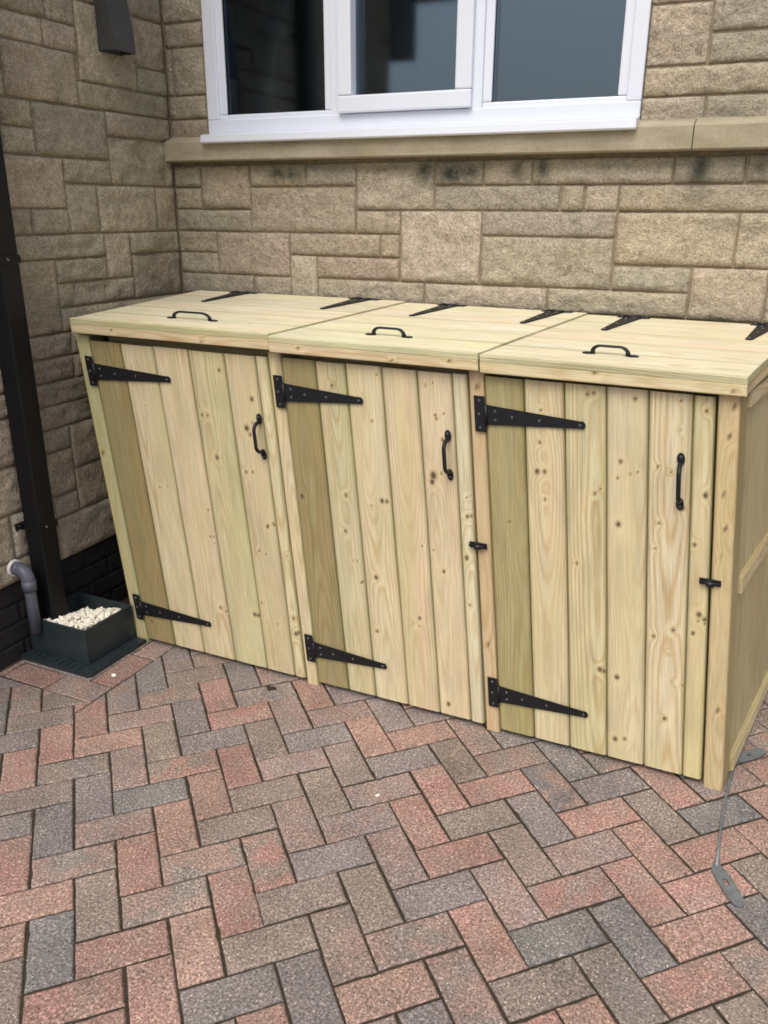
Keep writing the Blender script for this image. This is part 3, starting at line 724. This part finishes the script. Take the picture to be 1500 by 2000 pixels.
# ------------------------------------------------------------------ gully surround with pale chippings
gl = thing('drain_surround', 'dark grey plastic drain surround box on its flange beside the bin store', 'drain surround', loc=(-.13, -.15, 0))
bm = bmesh.new()
def ring(bm, x0, x1, y0, y1, z0, z1, t, bev=.004):
    bbox(bm, x0, x1, y0, y0 + t, z0, z1, bev); bbox(bm, x0, x1, y1 - t, y1, z0, z1, bev); bbox(bm, x0, x0 + t, y0 + t, y1 - t, z0, z1, bev); bbox(bm, x1 - t, x1, y0 + t, y1 - t, z0, z1, bev)
ox, oy = -.13, -.15
prism(bm, [(-.275 - ox, -.296 - oy), (.044 - ox, -.296 - oy), (.056 - ox, -.284 - oy), (.056 - ox, -.008 - oy), (-.275 - ox, -.008 - oy)], .002, .017, 'z', .003)
for i in range(9):
    yy = -.262 + i * .027; bbox(bm, .018 - ox, .046 - ox, yy - oy, yy + .007 - oy, .0172, .0215, .001)
for i in range(9):
    xx_ = -.245 + i * .029; bbox(bm, xx_ - ox, xx_ + .007 - ox, -.288 - oy, -.256 - oy, .0172, .0215, .001)
from_bm('flange', bm, GULM, gl)
bm = bmesh.new(); ring(bm, -.268 - ox, .008 - ox, -.246 - oy, -.010 - oy, .0175, .150, .009)
bbox(bm, -.262 - ox, .002 - ox, -.240 - oy, -.016 - oy, .0175, .05)
from_bm('box', bm, GULM, gl)
gr = bmesh.new(); rg = random.Random(5)
def chip(bm, x, y, z, r, rg):
    m = Matrix.Translation((x, y, z)) @ Matrix.Rotation(rg.uniform(0, 6.28), 4, 'Z') @ Matrix.Rotation(rg.uniform(0, 3.1), 4, 'X') @ Matrix.Diagonal((r, r * rg.uniform(.6, .95), r * rg.uniform(.45, .8), 1))
    g = bmesh.ops.create_icosphere(bm, subdivisions=1, radius=1, matrix=m)
    for v in g['verts']: v.co += Vector((rg.uniform(-1, 1), rg.uniform(-1, 1), rg.uniform(-1, 1))) * r * .22
def hgt(x, y):
    # heap against the front right of the box
    d = math.hypot((x - .0) * 1.0, (y + .13) * .8)
    return .147 - .28 * max(0, d - .085) + .010 * N3(x * 25, y * 25, 3)
n = 0
gbase = bmesh.ops.create_grid(gr, x_segments=20, y_segments=16, size=1, matrix=Matrix.Translation((-.130, -.128, 0)) @ Matrix.Diagonal((.124, .105, 1, 1)))
for v in gbase['verts']:
    f_ = max(0, 1 - math.hypot(v.co.x + .004, v.co.y + .234) / .34); v.co.z = .050 + .088 * min(1, f_ * 1.6)
for _ in range(6000):
    x = rg.uniform(-.255, -.004); y = rg.uniform(-.234, -.022)
    front = max(0, 1 - ((x + .004) ** 2 + (y + .234) ** 2) ** .5 / .34)
    z = .060 + .088 * min(1, front * 1.6) + .016 * N3(x * 30, y * 30, 1)
    if front < .34 and rg.random() > .12: continue
    if rg.random() < .13: chip(gr, x, y, min(.158, z + rg.uniform(-.006, .010)), rg.uniform(.006, .0135), rg); n += 1
    if n > 1500: break
tag(from_bm('gravel', gr, GRAV), 'cream stone chippings heaped inside the drain surround', 'gravel', kind='stuff')
# loose bits
def pebble(x, y, r, label, mat=GRAV, name='pebble', s=1):
    bm = bmesh.new(); r2 = random.Random(s)
    m = Matrix.Rotation(r2.uniform(0, 3), 4, 'Z') @ Matrix.Diagonal((r, r * .65, r * .5, 1)); bmesh.ops.create_icosphere(bm, subdivisions=2, radius=1, matrix=m)
    for v in bm.verts: v.co += v.co.normalized() * .2 * r * N3(v.co.x / r * 1.5, v.co.y / r * 1.5, s)
    o = from_bm(name, bm, mat, smooth=True); o.location = (x, y, r * .45); tag(o, label, 'pebble', group='cream stone chips lying on the paving'); return o
pebble(.118, -.245, .012, 'cream stone chip fallen on the paving beside the drain surround', s=2)
pebble(1.225, -.421, .007, 'small cream stone chip on the paving in front of the middle door', s=3)
bm = bmesh.new(); r2 = random.Random(9); out = []
for i in range(14):
    t = 2 * math.pi * i / 14; rr = .017 * (1 + .35 * math.sin(3 * t) + r2.uniform(-.1, .1)); out.append((rr * math.cos(t), rr * .62 * math.sin(t)))
A = [bm.verts.new((x, y, .003 + .004 * abs(math.sin(x * 150)))) for x, y in out]; B = [bm.verts.new((x, y, .0005)) for x, y in out]
bm.faces.new(A); bm.faces.new(B[::-1])
for i in range(14): bm.faces.new((A[i], B[i], B[(i + 1) % 14], A[(i + 1) % 14]))
lo_ = from_bm('dead_leaf', bm, LEAF); lo_.location = (.654, -.083, .0); tag(lo_, 'small dark curled leaf on the paving below the left door', 'leaf')

# ------------------------------------------------------------------ vent cowl high on the side wall
vc = thing('vent_cowl', 'dark grey plastic vent cowl high on the stone side wall near the corner', 'vent', mat4=RH @ Matrix.Translation((LX, -.305, 2.045)))
bm = bmesh.new()
def hood(w, h, d0, d1, t):
    o = [(.004, 0), (d1, 0), (d1, h * .15), (d0, h), (.004, h)]
    for s in (-1, 1): prism(bm, o, s * w / 2 - (t if s > 0 else 0), s * w / 2 + (t if s < 0 else 0), 'y')
hood(.11, .24, .035, .065, .004)
prism(bm, [(.0645, .0), (.0695, .0), (.0695, .036), (.040, .243), (.035, .240), (.0645, .036)], -.055, .055, 'y')
prism(bm, [(.004, .236), (.040, .240), (.040, .246), (.004, .246)], -.055, .055, 'y')
from_bm('hood', bm, VENTM, vc)
bm = bmesh.new(); bbox(bm, .001, .0055, -.06, .06, -.003, .255, .0015); from_bm('back_plate', bm, VENTM, vc)
bm = bmesh.new()
for i in range(4): prism(bm, [(.01, .03 + .045 * i), (.030, .020 + .045 * i), (.031, .022 + .045 * i), (.012, .033 + .045 * i)], -.05, .05, 'y')
from_bm('louvre', bm, BLKPL, vc)

# ------------------------------------------------------------------ wire with slotted metal tabs
ws = thing('metal_strap', 'thin grey metal strap with slotted end tabs lying on paving by the right-hand post', 'metal strap', loc=(2.13, -.13, 0))
def wl(*pts): return [(x - 2.13, y + .13, z) for x, y, z in pts]
bm = bmesh.new()
tube(bm, wl((2.082, .09, .022), (2.079, .03, .012), (2.076, -.04, .006), (2.075, -.12, .005), (2.076, -.21, .005), (2.078, -.31, .006)), .0038, 8)
from_bm('wire', bm, STEEL, ws)
def tab(p, q, w, slot):
    bm = bmesh.new(); P = Vector(p); Q = Vector(q); d = (Q - P); L = d.length; d.normalize(); s = Vector((-d.y, d.x, 0)); n = 24
    def el(c, a, b, z): return [bm.verts.new(P + d * (c + a * math.copysign(abs(math.cos(2 * math.pi * (i + .5) / n)) ** .65, math.cos(2 * math.pi * (i + .5) / n))) + s * (b * math.copysign(abs(math.sin(2 * math.pi * (i + .5) / n)) ** .65, math.sin(2 * math.pi * (i + .5) / n))) + Vector((0, 0, z))) for i in range(n)]
    o0, o1, i0, i1 = el(L / 2, L / 2, w / 2, .004), el(L / 2, L / 2, w / 2, .0075), el(L * .45, slot, slot * .5, .004), el(L * .45, slot, slot * .5, .0075)
    for i in range(n):
        k = (i + 1) % n; bm.faces.new((o1[i], o1[k], i1[k], i1[i])); bm.faces.new((o0[i], i0[i], i0[k], o0[k])); bm.faces.new((o0[i], o0[k], o1[k], o1[i])); bm.faces.new((i0[i], i1[i], i1[k], i0[k]))
    return bm
from_bm('tab', tab((2.074 - 2.13, -.305 + .13, 0), (2.140 - 2.13, -.418 + .13, 0), .036, .012), STEEL, ws)
from_bm('tab', tab((2.088 - 2.13, .150 + .13, 0), (2.158 - 2.13, .235 + .13, 0), .036, .008), STEEL, ws)

# ------------------------------------------------------------------ light
w = bpy.data.worlds.new('World'); sc.world = w; w.use_nodes = True; nt = w.node_tree; nt.nodes.clear()
wo = nt.nodes.new('ShaderNodeOutputWorld'); bg = nt.nodes.new('ShaderNodeBackground'); sky = nt.nodes.new('ShaderNodeTexSky')
sky.sky_type = 'NISHITA'; sky.sun_disc = False
EL, AZ = math.radians(55), math.radians(177)
sky.sun_elevation = EL; sky.sun_rotation = AZ; sky.air_density = 1.; sky.dust_density = 4.; sky.ozone_density = 1.
hs = nt.nodes.new('ShaderNodeHueSaturation'); hs.inputs['Saturation'].default_value = .5
lk(nt, sky.outputs[0], hs.inputs['Color']); lk(nt, hs.outputs[0], bg.inputs[0]); lk(nt, bg.outputs[0], wo.inputs[0]); bg.inputs[1].default_value = .15
sun = bpy.data.lights.new('sun', 'SUN'); sun.energy = 1.5; sun.angle = math.radians(40); sun.color = (1, .96, .9)
so = bpy.data.objects.new('sun', sun); C.objects.link(so)
sd = Vector((math.sin(AZ) * math.cos(EL), math.cos(AZ) * math.cos(EL), math.sin(EL)))
so.rotation_euler = sd.to_track_quat('Z', 'Y').to_euler(); so.location = sd * 20
sc.view_settings.view_transform = 'Standard'; sc.view_settings.look = 'None'; sc.view_settings.exposure = 0.3; sc.view_settings.gamma = 1
sc.cycles.filter_width = 1.7
